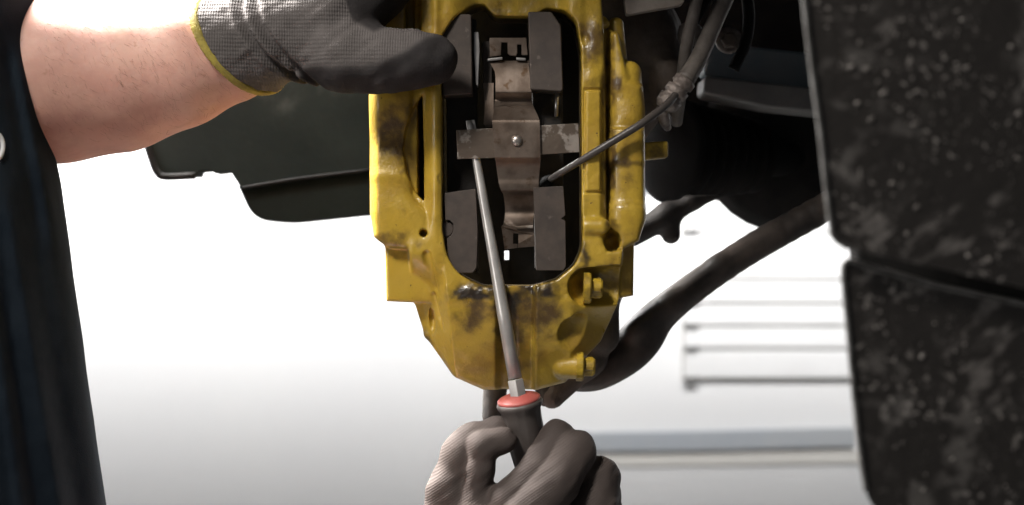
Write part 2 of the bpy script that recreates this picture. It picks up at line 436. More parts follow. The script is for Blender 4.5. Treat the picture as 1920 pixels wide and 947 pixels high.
M['cab_dark'] = mat('grey_gap', (0.13, 0.125, 0.12), (0.10, 0.10, 0.10), 20, 0.6)
M['cab_gap'] = mat('cabinet_gap_paint', (0.52, 0.51, 0.47), (0.48, 0.47, 0.44), 20, 0.6)
M['blue_rail'] = mat('blue_grey_rail_paint', (0.40, 0.43, 0.47), (0.44, 0.46, 0.48), 5, 0.5)
M['beige'] = mat('pale_beige_board', (0.74, 0.72, 0.68), (0.72, 0.70, 0.66), 8, 0.6)
M['pink'] = mat('faded_red_stripe', (0.70, 0.33, 0.36), (0.64, 0.30, 0.33), 8, 0.5)

# ================================================================== setting
YW = 2.62
tag(obj('wall', box_me((0.2, YW + 0.05, 1.9), (9, 0.1, 3.8)), M['wall']), kind='structure')
tag(obj('side_wall', box_me((-2.95, 0.2, 1.9), (0.1, 4.7, 3.8)), M['wall']), kind='structure')
tag(obj('floor', box_me((0.2, 0.0, -0.05), (9, 6.4, 0.1)), M['floor']), kind='structure')

# tool cabinet hung on the wall
YC = 2.604
k = (CAMD + YC) / CAMD
cab = thing('tool_cabinet', 'blurred white drawer cabinet on the white wall behind the control arm', 'cabinet', P(1500, 712, YC))
obj('carcass', prism_Y([(1279, 330), (1720, 330), (1720, 713), (1279, 713)], YC + 0.0125, 0.004), M['cab_gap'], cab)
rows = [(338, 432), (438, 522), (528, 567), (573, 609), (615, 652), (658, 709)]
for a, b in rows:
    dr = obj('drawer', prism_Y([(1283, a), (1727, a), (1727, b), (1283, b)], YC, 0.012), M['cab'], cab, bevel=0.003)
    obj('gap_end', prism_Y([(1284, b - 2), (1310, b - 2), (1310, b + 5), (1284, b + 5)], YC - 0.008, 0.006), M['cab_dark'], dr)  # small dark piece at the left end of each drawer gap
tag(obj('wall_rail', prism_Y([(1040, 812), (1300, 808), (1604, 801), (1604, 838), (1300, 846), (1040, 849)], YC, 0.014), M['blue_rail'], bevel=0.003),
    'blurred blue-grey rail running along the wall low behind the hand', 'rail')
tag(obj('skirting_board', prism_Y([(1000, 852), (1680, 842), (1680, 868), (1000, 876)], YC + 0.010, 0.005), M['beige'], bevel=0.001),
    'thin pale beige board on the wall just below the blue-grey rail', 'board')
st = thing('wall_trim', 'faded red and grey strip on the wall right of the yellow caliper', 'trim', P(1225, 350, YC))
obj('red_strip', prism_Y([(1150, 318), (1262, 320), (1262, 338), (1150, 336)], YC + 0.004, 0.01), M['pink'], st, bevel=0.002)
obj('grey_strip', prism_Y([(1150, 346), (1262, 348), (1262, 360), (1150, 358)], YC + 0.004, 0.01), M['blue_rail'], st, bevel=0.002)

# ================================================================== the car round the brake
def panel_mesh(poly, Y, t, sub=6):
    me = prism_Y(poly, Y, t); return me
def rounded(poly, r, n=6):
    "poly entries (u,v) or (u,v,radius)"
    out = []; m = len(poly)
    for i in range(m):
        p = np.array(poly[i][:2], float); rr = poly[i][2] if len(poly[i]) > 2 else r
        a = np.array(poly[i - 1][:2], float); b = np.array(poly[(i + 1) % m][:2], float)
        da = a - p; db = b - p; la = np.linalg.norm(da); lb = np.linalg.norm(db)
        q = min(rr, la * 0.45, lb * 0.45)
        if q < 0.5: out.append(tuple(p)); continue
        s = p + da / la * q; e = p + db / lb * q
        for j in range(n + 1):
            t = j / n; out.append(tuple((1 - t) ** 2 * s + 2 * t * (1 - t) * p + t * t * e))
    return out

# near wheel-arch trim on the right, two panels
def arch_panel(poly, label, Y, nspeck, seed, lean, bead):  # bead: path of the pale edge highlight tube
    t = thing('wheel_arch_cover', label, 'wheel arch', P(1750, max(v for u, v in poly), Y), 'mud-spattered panels on the right')
    def fr(u, v):
        p = P(u, v, Y); return p + Vector((0, lean * (u - 1500) * S, 0))
    # front skin as a fine grid clipped by the outline keeps the sheet curved and dented
    me = prism(poly, lambda u, v: P(u, v, Y), lambda u, v: P(u, v, Y) + Vector((0.012, 0.05, 0)))
    obj('skin', me, M['panel'], t, bevel=0.0035, seg=3)
    r = random.Random(seed); us = [u for u, v in poly]; vs = [v for u, v in poly]; ms = []
    pa = np.array([(r.uniform(min(us) + 14, 1990), r.uniform(min(vs), max(vs))) for _ in range(nspeck * 3)])
    sd = poly_sdf(pa[:, 0], pa[:, 1], poly); n = 0
    V = []; Fc = []
    for (u, v), s in zip(pa, sd):
        if s > -26 or n > nspeck: continue
        n += 1; rad = S * r.choice([1.0, 1.2, 1.5, 1.5, 2, 2.5, 4.5]) * 0.7
        c = P(u, v, Y); st = r.uniform(1, 2.2); an = r.uniform(-0.5, 0.9)
        b0 = len(V); seg = 7
        for ring, (rr, hh) in enumerate(((1, 0.0), (0.75, 0.35))):
            for q in range(seg):
                a = 2 * math.pi * q / seg; x = math.cos(a) * rr * st * rad * r.uniform(0.7, 1.2); z = math.sin(a) * rr * rad * r.uniform(0.7, 1.2)
                V.append(c + Vector((x * math.cos(an) - z * math.sin(an), -hh * rad - 0.0002 + (0.0008 if ring == 0 else 0), x * math.sin(an) + z * math.cos(an))))
        for q in range(seg):
            j = (q + 1) % seg; Fc.append((b0 + q, b0 + j, b0 + seg + j, b0 + seg + q))
        Fc.append([b0 + seg + q for q in range(seg)])
    mo = obj('mud_specks', mesh_from('specks', V, Fc), M['mud'], t, smooth=True); mo['kind'] = 'stuff'
    M['edge'] = M.get('edge') or mat('edge_highlight_grey', (0.15, 0.145, 0.14), (0.07, 0.066, 0.062), 90, 0.4, bump=0.3, bscale=300)
    obj('edge_highlight', tube([(P(u, v, Y - 0.0005), 0.0013) for u, v in bead], 8, 5), M['edge'], t, smooth=True)  # pale tube stands in for light glancing off the panel edge
    return t
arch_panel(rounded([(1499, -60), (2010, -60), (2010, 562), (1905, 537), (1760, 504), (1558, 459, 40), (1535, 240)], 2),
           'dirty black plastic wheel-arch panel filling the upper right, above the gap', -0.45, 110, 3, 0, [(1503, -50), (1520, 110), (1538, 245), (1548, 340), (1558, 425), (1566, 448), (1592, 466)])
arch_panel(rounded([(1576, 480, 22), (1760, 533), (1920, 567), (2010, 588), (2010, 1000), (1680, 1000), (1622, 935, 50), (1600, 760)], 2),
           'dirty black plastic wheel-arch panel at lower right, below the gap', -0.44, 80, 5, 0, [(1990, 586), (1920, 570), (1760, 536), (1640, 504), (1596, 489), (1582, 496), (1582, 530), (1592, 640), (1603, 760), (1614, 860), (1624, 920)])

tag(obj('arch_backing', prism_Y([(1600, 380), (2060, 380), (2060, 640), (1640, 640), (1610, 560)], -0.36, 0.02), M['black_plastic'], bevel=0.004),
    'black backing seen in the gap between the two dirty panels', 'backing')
# dusty liner behind the forearm, on the left
ln = thing('arch_liner', 'dusty dark grey wheel-arch liner behind the forearm, left of the caliper', 'liner', P(520, 415, 0.25))
obj('upper_shell', prism_Y(rounded([(262, 235), (287, 300), (303, 331, 16), (369, 330), (371, 321), (396, 319), (402, 325), (432, 321, 8), (452, 352), (740, 310), (760, -120), (420, -120)], 3), 0.25, 0.03), M['liner'], ln, bevel=0.004, seg=3)
obj('lower_flange', prism_Y(rounded([(446, 346), (738, 316), (738, 398), (545, 418, 20), (476, 412, 34)], 6), 0.262, 0.03), M['liner'], ln, bevel=0.004, seg=3)
obj('lip', tube([(P(268, 245, 0.247), 0.0032), (P(284, 296, 0.247), 0.0032), (P(296, 324, 0.247), 0.0032), (P(312, 331, 0.247), 0.0032), (P(366, 329, 0.247), 0.0032)], 8, 5), M['black_plastic'], ln, smooth=True)
obj('rib', tube([(P(455, 352, 0.249), 0.0016), (P(560, 335, 0.249), 0.0016), (P(700, 318, 0.249), 0.0016)], 8, 4), M['black_plastic'], ln, smooth=True)
# arch overhead: shades the top of the brake, above the frame
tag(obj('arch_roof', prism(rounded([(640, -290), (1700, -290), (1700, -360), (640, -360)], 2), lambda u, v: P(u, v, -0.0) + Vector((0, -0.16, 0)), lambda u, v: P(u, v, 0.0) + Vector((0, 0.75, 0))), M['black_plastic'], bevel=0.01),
    'black underside of the wheel arch above the brake', 'arch roof')

# dark inner wheel house behind hose and hub (right, upper)
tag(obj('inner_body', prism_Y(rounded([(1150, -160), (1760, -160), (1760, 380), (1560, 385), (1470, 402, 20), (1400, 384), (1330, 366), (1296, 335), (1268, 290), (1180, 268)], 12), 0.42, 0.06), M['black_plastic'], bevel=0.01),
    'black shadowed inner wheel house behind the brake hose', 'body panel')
sb = thing('subframe_beam', 'dark blue-grey subframe beam in the shade right of the hose', 'beam', P(1450, 200, 0.22))
obj('web', prism_Y(rounded([(1330, 78), (1600, 108), (1600, 176), (1440, 166), (1318, 140)], 10), 0.235, 0.04), M['beam'], sb, bevel=0.006, seg=3)
obj('flange', prism_Y(rounded([(1320, 142), (1600, 172), (1600, 218), (1440, 202), (1318, 176)], 10), 0.20, 0.05), M['flange'], sb, bevel=0.006, seg=3)
# drive-shaft boot
bt = []
c0 = P(1256, 282, 0.24); c1 = P(1500, 300, 0.33); L = (c1 - c0).length
prof = []; nr = 7
for i in range(nr * 8 + 1):
    t = i / (nr * 8); r0 = 0.044 - 0.014 * t
    prof.append((t * L * 0.62, r0 + 0.0042 * math.cos(t * nr * 2 * math.pi)))
prof = [(-0.016, 0.012), (-0.014, 0.022), (-0.009, 0.034), (-0.004, 0.042)] + prof + [(L * 0.66, 0.018), (L * 1.4, 0.016)]
tag(obj('drive_shaft_boot', lathe(c0, c1 - c0, prof, 36), M['rubber'], smooth=True), 'ribbed black rubber drive-shaft boot in the shade behind the caliper', 'boot')
tag(obj('gearbox_casing', join_me([lathe(P(1465, 275, 0.37), (0.1, -1, 0.05), [(0, 0.085), (0.03, 0.08), (0.045, 0.06), (0.06, 0.03)], 28), box_me(P(1440, 330, 0.38), (0.16, 0.05, 0.055), Matrix.Rotation(R(12), 3, 'Y'))]), M['black_plastic'], bevel=0.005),
    'black gearbox casing deep in the wheel house', 'gearbox')

# knuckle behind the caliper
g = Grid((880, -140, -420), (1345, 830, -100), 5)
g.chain([((1150, -100, -260), 90), ((1215, 40, -250), 88), ((1205, 160, -260), 66), ((1150, 300, -280), 44)], 20)
g.chain([((1150, 300, -280), 44), ((1130, 520, -250), 62), ((1105, 680, -220), 44), ((1040, 760, -200), 26)], 20)
g.cone((1130, 520, -230), (1135, 640, -200), 45, 40, 10)
g.chain([((1260, 20, -210), 26), ((1270, 120, -200), 34), ((1262, 190, -210), 20)], 14)
me = g.mesh('knuckle')
tag(obj('steering_knuckle', me, M['brown_metal'], smooth=True), 'grimy dark cast steering knuckle behind the yellow caliper', 'knuckle')
g = Grid((860, 560, -300), (1100, 840, -150), 4)
g.chain([((930, 640, -200), 30), ((928, 725, -200), 25), ((922, 800, -200), 22)], 10)
g.cone((1024, 690, -200), (1028, 762, -200), 26, 20, 8)
g.cone((930, 640, -220), (1040, 630, -220), 38, 42, 10)
tag(obj('ball_joint', g.mesh('ball_joint'), M['black_metal'], smooth=True), 'black ball joint stubs poking out below the caliper behind the screwdriver', 'ball joint')
tag(obj('knuckle_bracket', prism_Y(rounded([(1166, -40), (1288, -40), (1282, 8, 8), (1174, 28, 6)], 4), 0.02, 0.012), M['bracket'], bevel=0.002),
    'pale grey-brown metal bracket at the top edge above the caliper lobe', 'bracket')

# dark hub plate seen through the caliper's window, with one open slot
plate = thing('hub_plate', 'black hub plate deep inside the caliper window', 'plate', W(958, 560, -190))
hp = [(815, -60), (1110, -60), (1110, 580), (962, 580), (962, 491), (946, 491), (946, 470), (962, 470), (962, 465), (940, 465), (940, 580), (815, 580)]
obj('plate_half', prism_d([(805, -60), (950, -60), (950, 560), (805, 560)][:1] + [(945, -60), (945, 600), (805, 600)], -190, -200), M['black_plastic'], plate)
obj('plate_half', prism_d([(954, -60), (1120, -60), (1120, 600), (954, 600)], -190, -200), M['black_plastic'], plate)
obj('web', prism_d([(943, -60), (955, -60), (955, 470), (943, 470)], -189, -201), M['black_plastic'], plate)
obj('web', prism_d([(943, 488), (955, 488), (955, 600), (943, 600)], -189, -201), M['black_plastic'], plate)

# lower control arm and link
YA = 0.12; ka = S * (CAMD + YA) / CAMD
g = Grid((1020, 330, -560), (1680, 770, -160), 4)
cpts = [(pt(1640, 338, -430), 29), (pt(1500, 415, -380), 29), (pt(1400, 472, -340), 28), (pt(1300, 540, -310), 29), (pt(1236, 592, -300), 33), (pt(1202, 634, -290), 41), (pt(1170, 668, -280), 38), (pt(1120, 700, -270), 32), (pt(1075, 714, -260), 20)]
cpts = [((q[0], q[1], q[2]), q[3]) for q in catmull([p + (w_,) for p, w_ in cpts], 5)]
g.chain(cpts, 8)
g.chain([(pt(1450, 440, -345), 12), (pt(1350, 500, -300), 13), (pt(1260, 570, -270), 14), (pt(1190, 620, -250), 16)], 30)
g.cone(pt(1478, 432, -352), pt(1500, 420, -360), 17, 15, 5)
tag(obj('control_arm', g.mesh('arm'), M['arm_metal'], smooth=True), 'long grimy dark control arm slanting up to the right from the caliper', 'control arm')
g = Grid((1150, 350, -560), (1440, 500, -330), 4)
g.chain([(pt(1185, 440, -440), 26), (pt(1240, 412, -440), 25), (pt(1300, 378, -440), 17), (pt(1380, 340, -450), 17)], 12)
g.chain([(pt(1252, 400, -440), 26), (pt(1258, 440, -440), 20)], 12)
tag(obj('tie_rod', g.mesh('rod'), M['black_metal'], smooth=True), 'short black tie rod with ball joint above the control arm', 'tie rod')

# brake hose, cables, wire
hs = thing('brake_hose', 'dusty grey-brown brake hose coming down from the top right of the caliper', 'hose', P(1250, 210, 0.02))
obj('hose', tube([(P(1385, -60, 0.05), 0.0066), (P(1345, 30, 0.04), 0.0066), (P(1312, 105, 0.03), 0.0068), (P(1284, 152, 0.02), 0.0072)], 18, 8), M['hose'], hs, smooth=True)
d = P(1240, 208, 0.02) - P(1284, 152, 0.02); L = d.length
ft = obj('fitting', lathe(P(1287, 148, 0.02), d, [(0, 0.0072), (0.001, 0.0088), (0.006, 0.0090), (0.007, 0.0072), (0.009, 0.0072), (0.0095, 0.0094), (0.015, 0.0094), (0.0155, 0.0078), (0.018, 0.0078), (0.0185, 0.0098), (L * 0.85, 0.0092), (L, 0.0060)], 14), M['fitting'], hs, smooth=True)
obj('fitting_tail', tube([(P(1243, 200, 0.025), 0.005), (P(1246, 225, 0.03), 0.0045), (P(1252, 240, 0.04), 0.003)], 10, 4), M['fitting'], hs, smooth=True)
tag(obj('cable', tube([(P(1375, -60, 0.07), 0.004), (P(1330, -5, 0.06), 0.004), (P(1306, 32, 0.06), 0.0042), (P(1296, 75, 0.06), 0.0042), (P(1288, 140, 0.07), 0.004)], 12, 8), M['rubber'], smooth=True),
    'thin black cable left of the brake hose, bending down into the shade', 'cable')
tag(obj('cable', tube([(P(1352, -60, 0.09), 0.003), (P(1310, 5, 0.08), 0.003), (P(1296, 40, 0.08), 0.003), (P(1290, 72, 0.07), 0.003)], 10, 8), M['wire'], smooth=True),
    'thinner grey cable curving left of the black cable at the top', 'cable')
tag(obj('cable', tube([(P(1318, -60, 0.03), 0.0048), (P(1302, 20, 0.03), 0.0048), (P(1290, 70, 0.035), 0.005), (P(1280, 140, 0.05), 0.005), (P(1268, 230, 0.09), 0.005)], 12, 8), M['hose'], smooth=True),
    'dusty thick cable hanging straight down just left of the brake hose', 'cable')
tag(obj('cable_clip', join_me([lathe(P(1272, 62, 0.055), (1, 0, -0.1), [(0, 0.006), (0.004, 0.009), (0.008, 0.006), (0.012, 0.010), (0.017, 0.007), (0.02, 0.004)], 10)]), M['hose'], smooth=True),
    'knobbly dark clip holding the cables left of the brake hose', 'clip')
tag(obj('cable_loop', tube([(P(1390, -60, 0.10), 0.005), (P(1404, 20, 0.10), 0.005), (P(1398, 80, 0.10), 0.005), (P(1375, 130, 0.10), 0.005)], 10, 6), M['rubber'], smooth=True),
    'black cable hanging behind the round bolt head right of the hose', 'cable')
bo = thing('round_bolt', 'rusty round bolt head in the shade right of the brake hose', 'bolt', P(1365, 100, 0.12))
obj('washer', lathe(P(1366, 76, 0.12), (0, -1, 0), [(0, 0.011), (0.003, 0.011), (0.004, 0.009)], 24), M['fitting'], bo, smooth=True)
obj('head', lathe(P(1366, 76, 0.116), (0, -1, 0), [(0, 0.007), (0.006, 0.0068), (0.007, 0.005)], 6), M['brown_metal'], bo)
tag(obj('sensor_wire', tube([(W(1024, 341, -66), 0.0024), (W(1034, 334, -36), 0.0024), (W(1046, 327, -10), 0.0025), (W(1075, 310, 8), 0.0026), (W(1120, 283, 22), 0.0028), (W(1170, 253, 26), 0.0029), (W(1206, 230, 22), 0.0029), (W(1250, 196, -10), 0.0030), (W(1275, 168, -40), 0.0030)], 14, 8), M['wire'], smooth=True),
    'thin grey wear-sensor wire running from the window over the caliper to the hose', 'wire')
tag(obj('sensor_plug', lathe(W(1020, 344, -76), (W(1034, 334, -36) - W(1020, 344, -76)), [(0, 0.005), (0.010, 0.005), (0.0105, 0.0042), (0.016, 0.0038), (0.017, 0.0026)], 16), M['rubber'], smooth=True), 'black plug on the end of the wear-sensor wire inside the window', 'plug')
tag(obj('hub_tab', prism_d(rounded([(1195, 262), (1262, 258), (1262, 290), (1195, 296)], 6), -90, -130), M['yellow_bolt'], bevel=0.002),
    'small yellow lug sticking out right of the caliper below the wire', 'lug')

# ================================================================== yellow brake caliper
g = Grid((676, -90, -150), (1228, 752, 50), 2.5)
U, V = g.U.astype(float), g.V.astype(float)
cal = thing('brake_caliper', 'large worn yellow six-piston brake caliper with grimy patches, centre of the picture', 'brake caliper', W(960, 738, -60))
# left piston housing
wv_ = 44.0 + 30 * sstep(360, 430, V); xx = np.clip(np.abs(U - 728 - 30 * sstep(360, 430, V)) / wv_, 0, 1)
F = -8 + 16 * np.sqrt(np.maximum(1 - xx ** 3.2, 0.0001)) - 10 * sstep(712, 694, U) + 5 * np.exp(-((V - 395) / 40) ** 2) + 6 * np.exp(-((V - 190) / 45) ** 2) - 8 * np.exp(-((V - 262) / 34) ** 2) + 3 * np.exp(-((V - 330) / 12) ** 2)
g.slab([(690, -110), (800, -110), (808, 450), (770, 468), (724, 463), (699, 444), (692, 400), (690, 200)], F, -135, 0, 16)
g.slab([(719, 445), (835, 440), (850, 572), (722, 566)], -26 + 0 * U, -120, 6, 7)
# right piston housing
xx = np.clip(np.abs(U - 1180) / 40.0, 0, 1)
F = -32 + 32 * np.sqrt(np.maximum(1 - xx ** 2.6, 0.0001)) - 8 * sstep(245, 235, V) * sstep(150, 190, V) + 5 * np.exp(-((V - 400) / 30) ** 2) - 6 * sstep(300, 312, V) * sstep(392, 372, V)
g.slab([(1120, 40), (1160, 60), (1180, 150), (1205, 160), (1211, 200), (1212, 300), (1213, 410), (1199, 452), (1160, 472), (1120, 472)], F, -135, 6, 12)
g.chain([((1181, 135, -34), 25), ((1182, 215, -30), 27)], 8)
g.chain([((1158, 40, -52), 15), ((1163, 110, -50), 17)], 6)
g.cone((1132, 36, -25), (1136, 42, -22), 9, 9, 4)
g.slab([(1146, 440), (1193, 438), (1191, 556), (1152, 562)], -40 + 0 * U, -120, 6, 7)
# frame: rails, bridges
ur = 838 + (V - 540) * 0.09
low = sstep(470, 560, V)
F = 14 + 0 * U
F = F - low * np.maximum(0, ur - U) * 1.35                               # left facet
F = F - sstep(540, 620, V) * np.maximum(0, U - 1070) * 0.8              # right facet
F = F - 6 * (np.maximum(0, V - 620) / 120) ** 2                         # chin rounds away
grv = sstep(926, 942, U) * sstep(1008, 996, U) * sstep(520, 545, V)
F = F - 17 * grv + 2.5 * np.exp(-((U - 1003) / 4) ** 2) * sstep(560, 600, V)
F = F - 2.5 * np.exp(-((U - 968) / 3) ** 2) * sstep(560, 600, V)
F = F + 5 * np.exp(-((V - 548) / 13) ** 2) * sstep(850, 880, U) * sstep(1060, 1030, U)
F = F + 5 * np.exp(-((U - 818) / 7) ** 2) * sstep(480, 380, V)           # left rail bead
F = F - 16 * sstep(812, 792, U) * sstep(90, 150, V) * sstep(470, 400, V)
F = F - 14 * sstep(1122, 1138, U) * sstep(120, 170, V) * sstep(470, 430, V)
vb = np.maximum(0, V - 565); F = F - 0.22 * vb - 0.0011 * vb ** 2
F = F - 26 * sstep(100, 10, V) * sstep(840, 900, U) * sstep(1075, 1040, U)   # top bridge lies lower
F = F - 4 * sstep(1085, 1100, U) * sstep(470, 440, V)
F = F + 6 * np.exp(-((U - 1112) / 16) ** 2 - ((V - 100) / 35) ** 2) + 5 * np.exp(-((U - 1105) / 14) ** 2 - ((V - 150) / 16) ** 2)
F = F + 5 * np.exp(-((U - 1118) / 12) ** 2 - ((V - 50) / 14) ** 2) - 9 * np.exp(-((U - 1095) / 9) ** 2 - ((V - 72) / 12) ** 2)
pr = np.maximum(np.abs(U - 1112) - 13, np.abs(V - 265) - 92); pr = np.where(pr < 4, pr, 4)
F = F + 3.5 * sstep(3, -1, pr) - 5.0 * np.exp(-((np.maximum(np.abs(U - 1112) - 17, np.abs(V - 265) - 96)) / 2.2) ** 2)
nz = vnoise(np.stack([U.ravel() / 16, V.ravel() / 16, 0 * U.ravel()], 1), 3).reshape(U.shape) - 0.5
nz2 = vnoise(np.stack([U.ravel() / 6, V.ravel() / 6, 0 * U.ravel()], 1), 4).reshape(U.shape) - 0.5
F = F + 2.0 * nz + 2.2 * nz2 * np.exp(-((V - 545) / 22) ** 2) * sstep(850, 870, U)
F = F + 6 * np.exp(-((U - 920) / 14) ** 2 - ((V - 573) / 18) ** 2)
frame = [(786, -110), (1120, -110), (1132, 60), (1136, 200), (1138, 470), (1168, 468), (1163, 560), (1148, 604), (1130, 644), (1106, 668), (1062, 722), (1005, 738), (905, 737), (850, 711), (806, 640), (776, 566), (766, 460), (786, 380), (790, 170)]
g.slab(frame, F, -118 + 0 * U, 6, 8)
# bosses
g.cone((1096, 425, 2), (1127, 425, 6), 18, 17, 6)
g.cone((1060, 690, -46), (1084, 690, -42), 24, 24, 4)
# lower back edge of the casting on the left
g.chain([((782, 572, -70), 8), ((800, 630, -75), 8), ((852, 700, -75), 9)], 8)
# window
win = rounded([(827, 72, 10), (850, 36), (886, 8), (906, 4), (926, 27), (1000, 29), (1024, 13), (1058, 18), (1080, 40), (1090, 95), (1092, 465, 20), (1078, 496), (1044, 524), (1000, 536), (905, 536), (860, 515, 20), (838, 480, 20), (830, 430)], 8)
g.slab(win, 400, -400, 5, 1, sub=True)
# pockets
lens = [(792, 176), (774, 205), (760, 245), (755, 280), (762, 325), (778, 360), (795, 378), (795, 300), (793, 230)]
g.slab(lens, 400, np.where(U < 782, -15.0, np.maximum(-15 - (U - 782) * 9, -85.0)), 2.5, 2, sub=True)
g.cone((793, 436, 30), (795, 438, -10), 8, 7, 2, sub=True)
g.chain([((801, 478, 15), 9), ((806, 505, 8), 9), ((814, 542, -8), 7)], 2.5, sub=True)
g.chain([((811, 556, -20), 8), ((821, 595, -19), 7), ((830, 632, -22), 2)], 2, sub=True)
g.ell((808, 604, -46), (8, 28, 16), 3, sub=True)
g.ell((1082, 628, -6), (36, 42, 20), 2, sub=True)
g.cone((1100, 538, 8), (1152, 536, 4), 36, 40, 3, sub=True)
g.ell((1148, 452, -2), (17, 20, 34), 4, sub=True)
g.cone((950, -40, -8), (950, 40, -8), 3, 3, 2, sub=True)
g.slab([(758, -110), (776, -110), (776, 70), (762, 130)], 400, -40 + 0 * U, 6, 4, sub=True)
# casting mesh; dirt stains, with shade painted into creases and recesses
me = g.mesh('caliper'); co = g.co
cw = co.copy()
for sc_, am_, sd_ in ((26.0, 30, 31), (9.0, 14, 33)):
    cw[:, 0] += am_ * (vnoise(co / sc_ + 60, sd_) - 0.5); cw[:, 1] += am_ * (vnoise(co / sc_ + 60, sd_ + 1) - 0.5)
def blob(c, r): return np.exp(-(((cw[:, 0] - c[0]) / r[0]) ** 2 + ((cw[:, 1] - c[1]) / r[1]) ** 2))
gr = 0.95 * blob((728, 240), (26, 48)) + 0.8 * blob((722, 275), (22, 26)) + 0.75 * blob((738, 445), (38, 26)) + 0.4 * blob((776, 305), (9, 20)) + 0.7 * blob((772, 200), (14, 26)) + 0.9 * ((co[:, 0] > 783) & (co[:, 0] < 794) & (co[:, 1] > 170) & (co[:, 1] < 380) & (co[:, 2] < -20)) \
    + 0.5 * blob((752, 40), (40, 60)) + 0.9 * blob((890, 590), (45, 36)) + 0.85 * blob((1010, 582), (52, 34)) + 0.45 * blob((1110, 110), (30, 60)) + 0.75 * blob((965, 640), (34, 110)) \
    + 0.35 * blob((1165, 300), (45, 200)) + 0.15 * blob((1100, 500), (60, 70)) + 0.5 * blob((960, 10), (90, 40)) + 0.45 * blob((1105, 520), (40, 40)) + 1.0 * blob((1146, 300), (8, 150)) + 0.8 * blob((1150, 130), (10, 50)) + 0.55 * blob((750, 300), (6, 80)) + 0.6 * blob((800, 90), (60, 40)) + 0.6 * blob((1100, 60), (30, 50)) + 0.5 * blob((780, 462), (12, 10)) + 0.5 * blob((1172, 310), (40, 7))  # slot, rail valleys and upper end darkened like shade; the rest is dirt
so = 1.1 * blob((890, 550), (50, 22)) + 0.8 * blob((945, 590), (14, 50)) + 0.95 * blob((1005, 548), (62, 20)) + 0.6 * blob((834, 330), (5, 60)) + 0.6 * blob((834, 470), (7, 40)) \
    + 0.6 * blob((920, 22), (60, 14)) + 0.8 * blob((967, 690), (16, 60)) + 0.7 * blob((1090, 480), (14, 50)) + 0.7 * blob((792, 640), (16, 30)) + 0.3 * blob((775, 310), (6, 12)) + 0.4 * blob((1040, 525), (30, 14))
so = np.maximum(so, 0.9 * (co[:, 2] < -45) * ((co[:, 0] > 822) & (co[:, 0] < 1098) & (co[:, 1] > 0) & (co[:, 1] < 545)))  # inner window walls darkened behind a set depth
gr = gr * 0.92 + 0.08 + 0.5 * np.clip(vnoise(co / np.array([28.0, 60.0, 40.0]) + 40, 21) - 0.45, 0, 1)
attr(me, 'grime_shade', np.clip(gr, 0, 1)); attr(me, 'soot_shade', np.clip(so * 1.3, 0, 1.3))
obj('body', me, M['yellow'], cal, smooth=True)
def hexm(i): return 1.0 if i % 2 else 0.86
for (u, v, d, r) in ((1098, 540, 2, 1.0), (1086, 690, -38, 0.95)):
    b = obj('bolt', lathe(W(u - 4, v, d), (1, 0, -0.02), [(0, 0.0118 * r), (0.0045, 0.0118 * r), (0.0055, 0.0110 * r), (0.0056, 0.0072 * r), (0.013, 0.0072 * r), (0.0142, 0.0062 * r), (0.0143, 0.004 * r), (0.010, 0.0035 * r)], 24, mod=lambda i: 1.0), M['yellow_bolt'], cal)
    for q in range(12):
        a = 2 * math.pi * q / 12
        pass
    obj('head_spline', lathe(W(u + 12, v, d), (1, 0, -0.02), [(0, 0.0079 * r), (0.006, 0.0079 * r), (0.007, 0.0068 * r)], 24, mod=lambda i: 1.0 if i % 4 < 2 else 0.87), M['yellow_bolt'], b)

# ================================================================== brake pads
def pad(label, blocks, plate_poly, notch):
    t = thing('brake_pad', label, 'brake pad', W(plate_poly[2][0], plate_poly[2][1], -50), 'pads inside the caliper')
    obj('backing_plate', prism_d(plate_poly, -62, -92), M['pad_dark'], t, bevel=0.0015)
    for b in blocks: obj('shoulder', prism_d(b, 2, -60), M['pad'], t, bevel=0.0012)
    return t
pad('brown-grey brake pad with the half-round notch, on the left inside the window',
    [rounded([(828, 50), (862, 26), (884, 27), (886, 176), (830, 180)], 4),
     rounded([(833, 362), (892, 354), (896, 430), (894, 500), (888, 512, 10), (850, 512, 14), (840, 505), (838, 447), (846, 442), (850, 432), (850, 420), (843, 413), (835, 413)], 2)],
    [(832, 30), (892, 26), (896, 512), (838, 512)], None)
pad('brown-grey brake pad on the right inside the window, beside the sensor wire',
    [rounded([(990, 22), (1034, 22), (1052, 48), (1056, 168), (1052, 172), (994, 168)], 4),
     rounded([(1000, 352), (1056, 349), (1060, 404), (1052, 410), (1060, 414), (1061, 500), (1056, 507), (1006, 507), (1004, 440)], 2)],
    [(996, 24), (1056, 24), (1060, 506), (1004, 506)], None)
nb = obj('notch_pin', lathe(W(836, 430, -12), (0, -1, 0), [(0, 0.006), (0.003, 0.006), (0.0035, 0.005)], 12), M['pad']); tag(nb, 'small dark pin end set in the notch of the left pad', 'pin')
tag(obj('abutment_strip', prism_d(rounded([(888, 58), (897, 58), (899, 90), (896, 160), (892, 158), (888, 96)], 2), -14, -50), M['steel'], bevel=0.0006), 'bright metal strip beside the upper left pad in the window', 'strip')
tag(obj('guide_bar', prism_d(rounded([(904, 70), (922, 70), (922, 232), (908, 232)], 2), -52, -70), M['pad'], bevel=0.0006), 'dark flat bar left of the spring leaf, above the cross band', 'bar')
tag(obj('guide_pin', tube([(W(1046, 170, -40), 0.0016), (W(1044, 215, -40), 0.0016)], 10, 2), M['steel'], smooth=True), 'short bright pin below the upper right pad', 'pin')

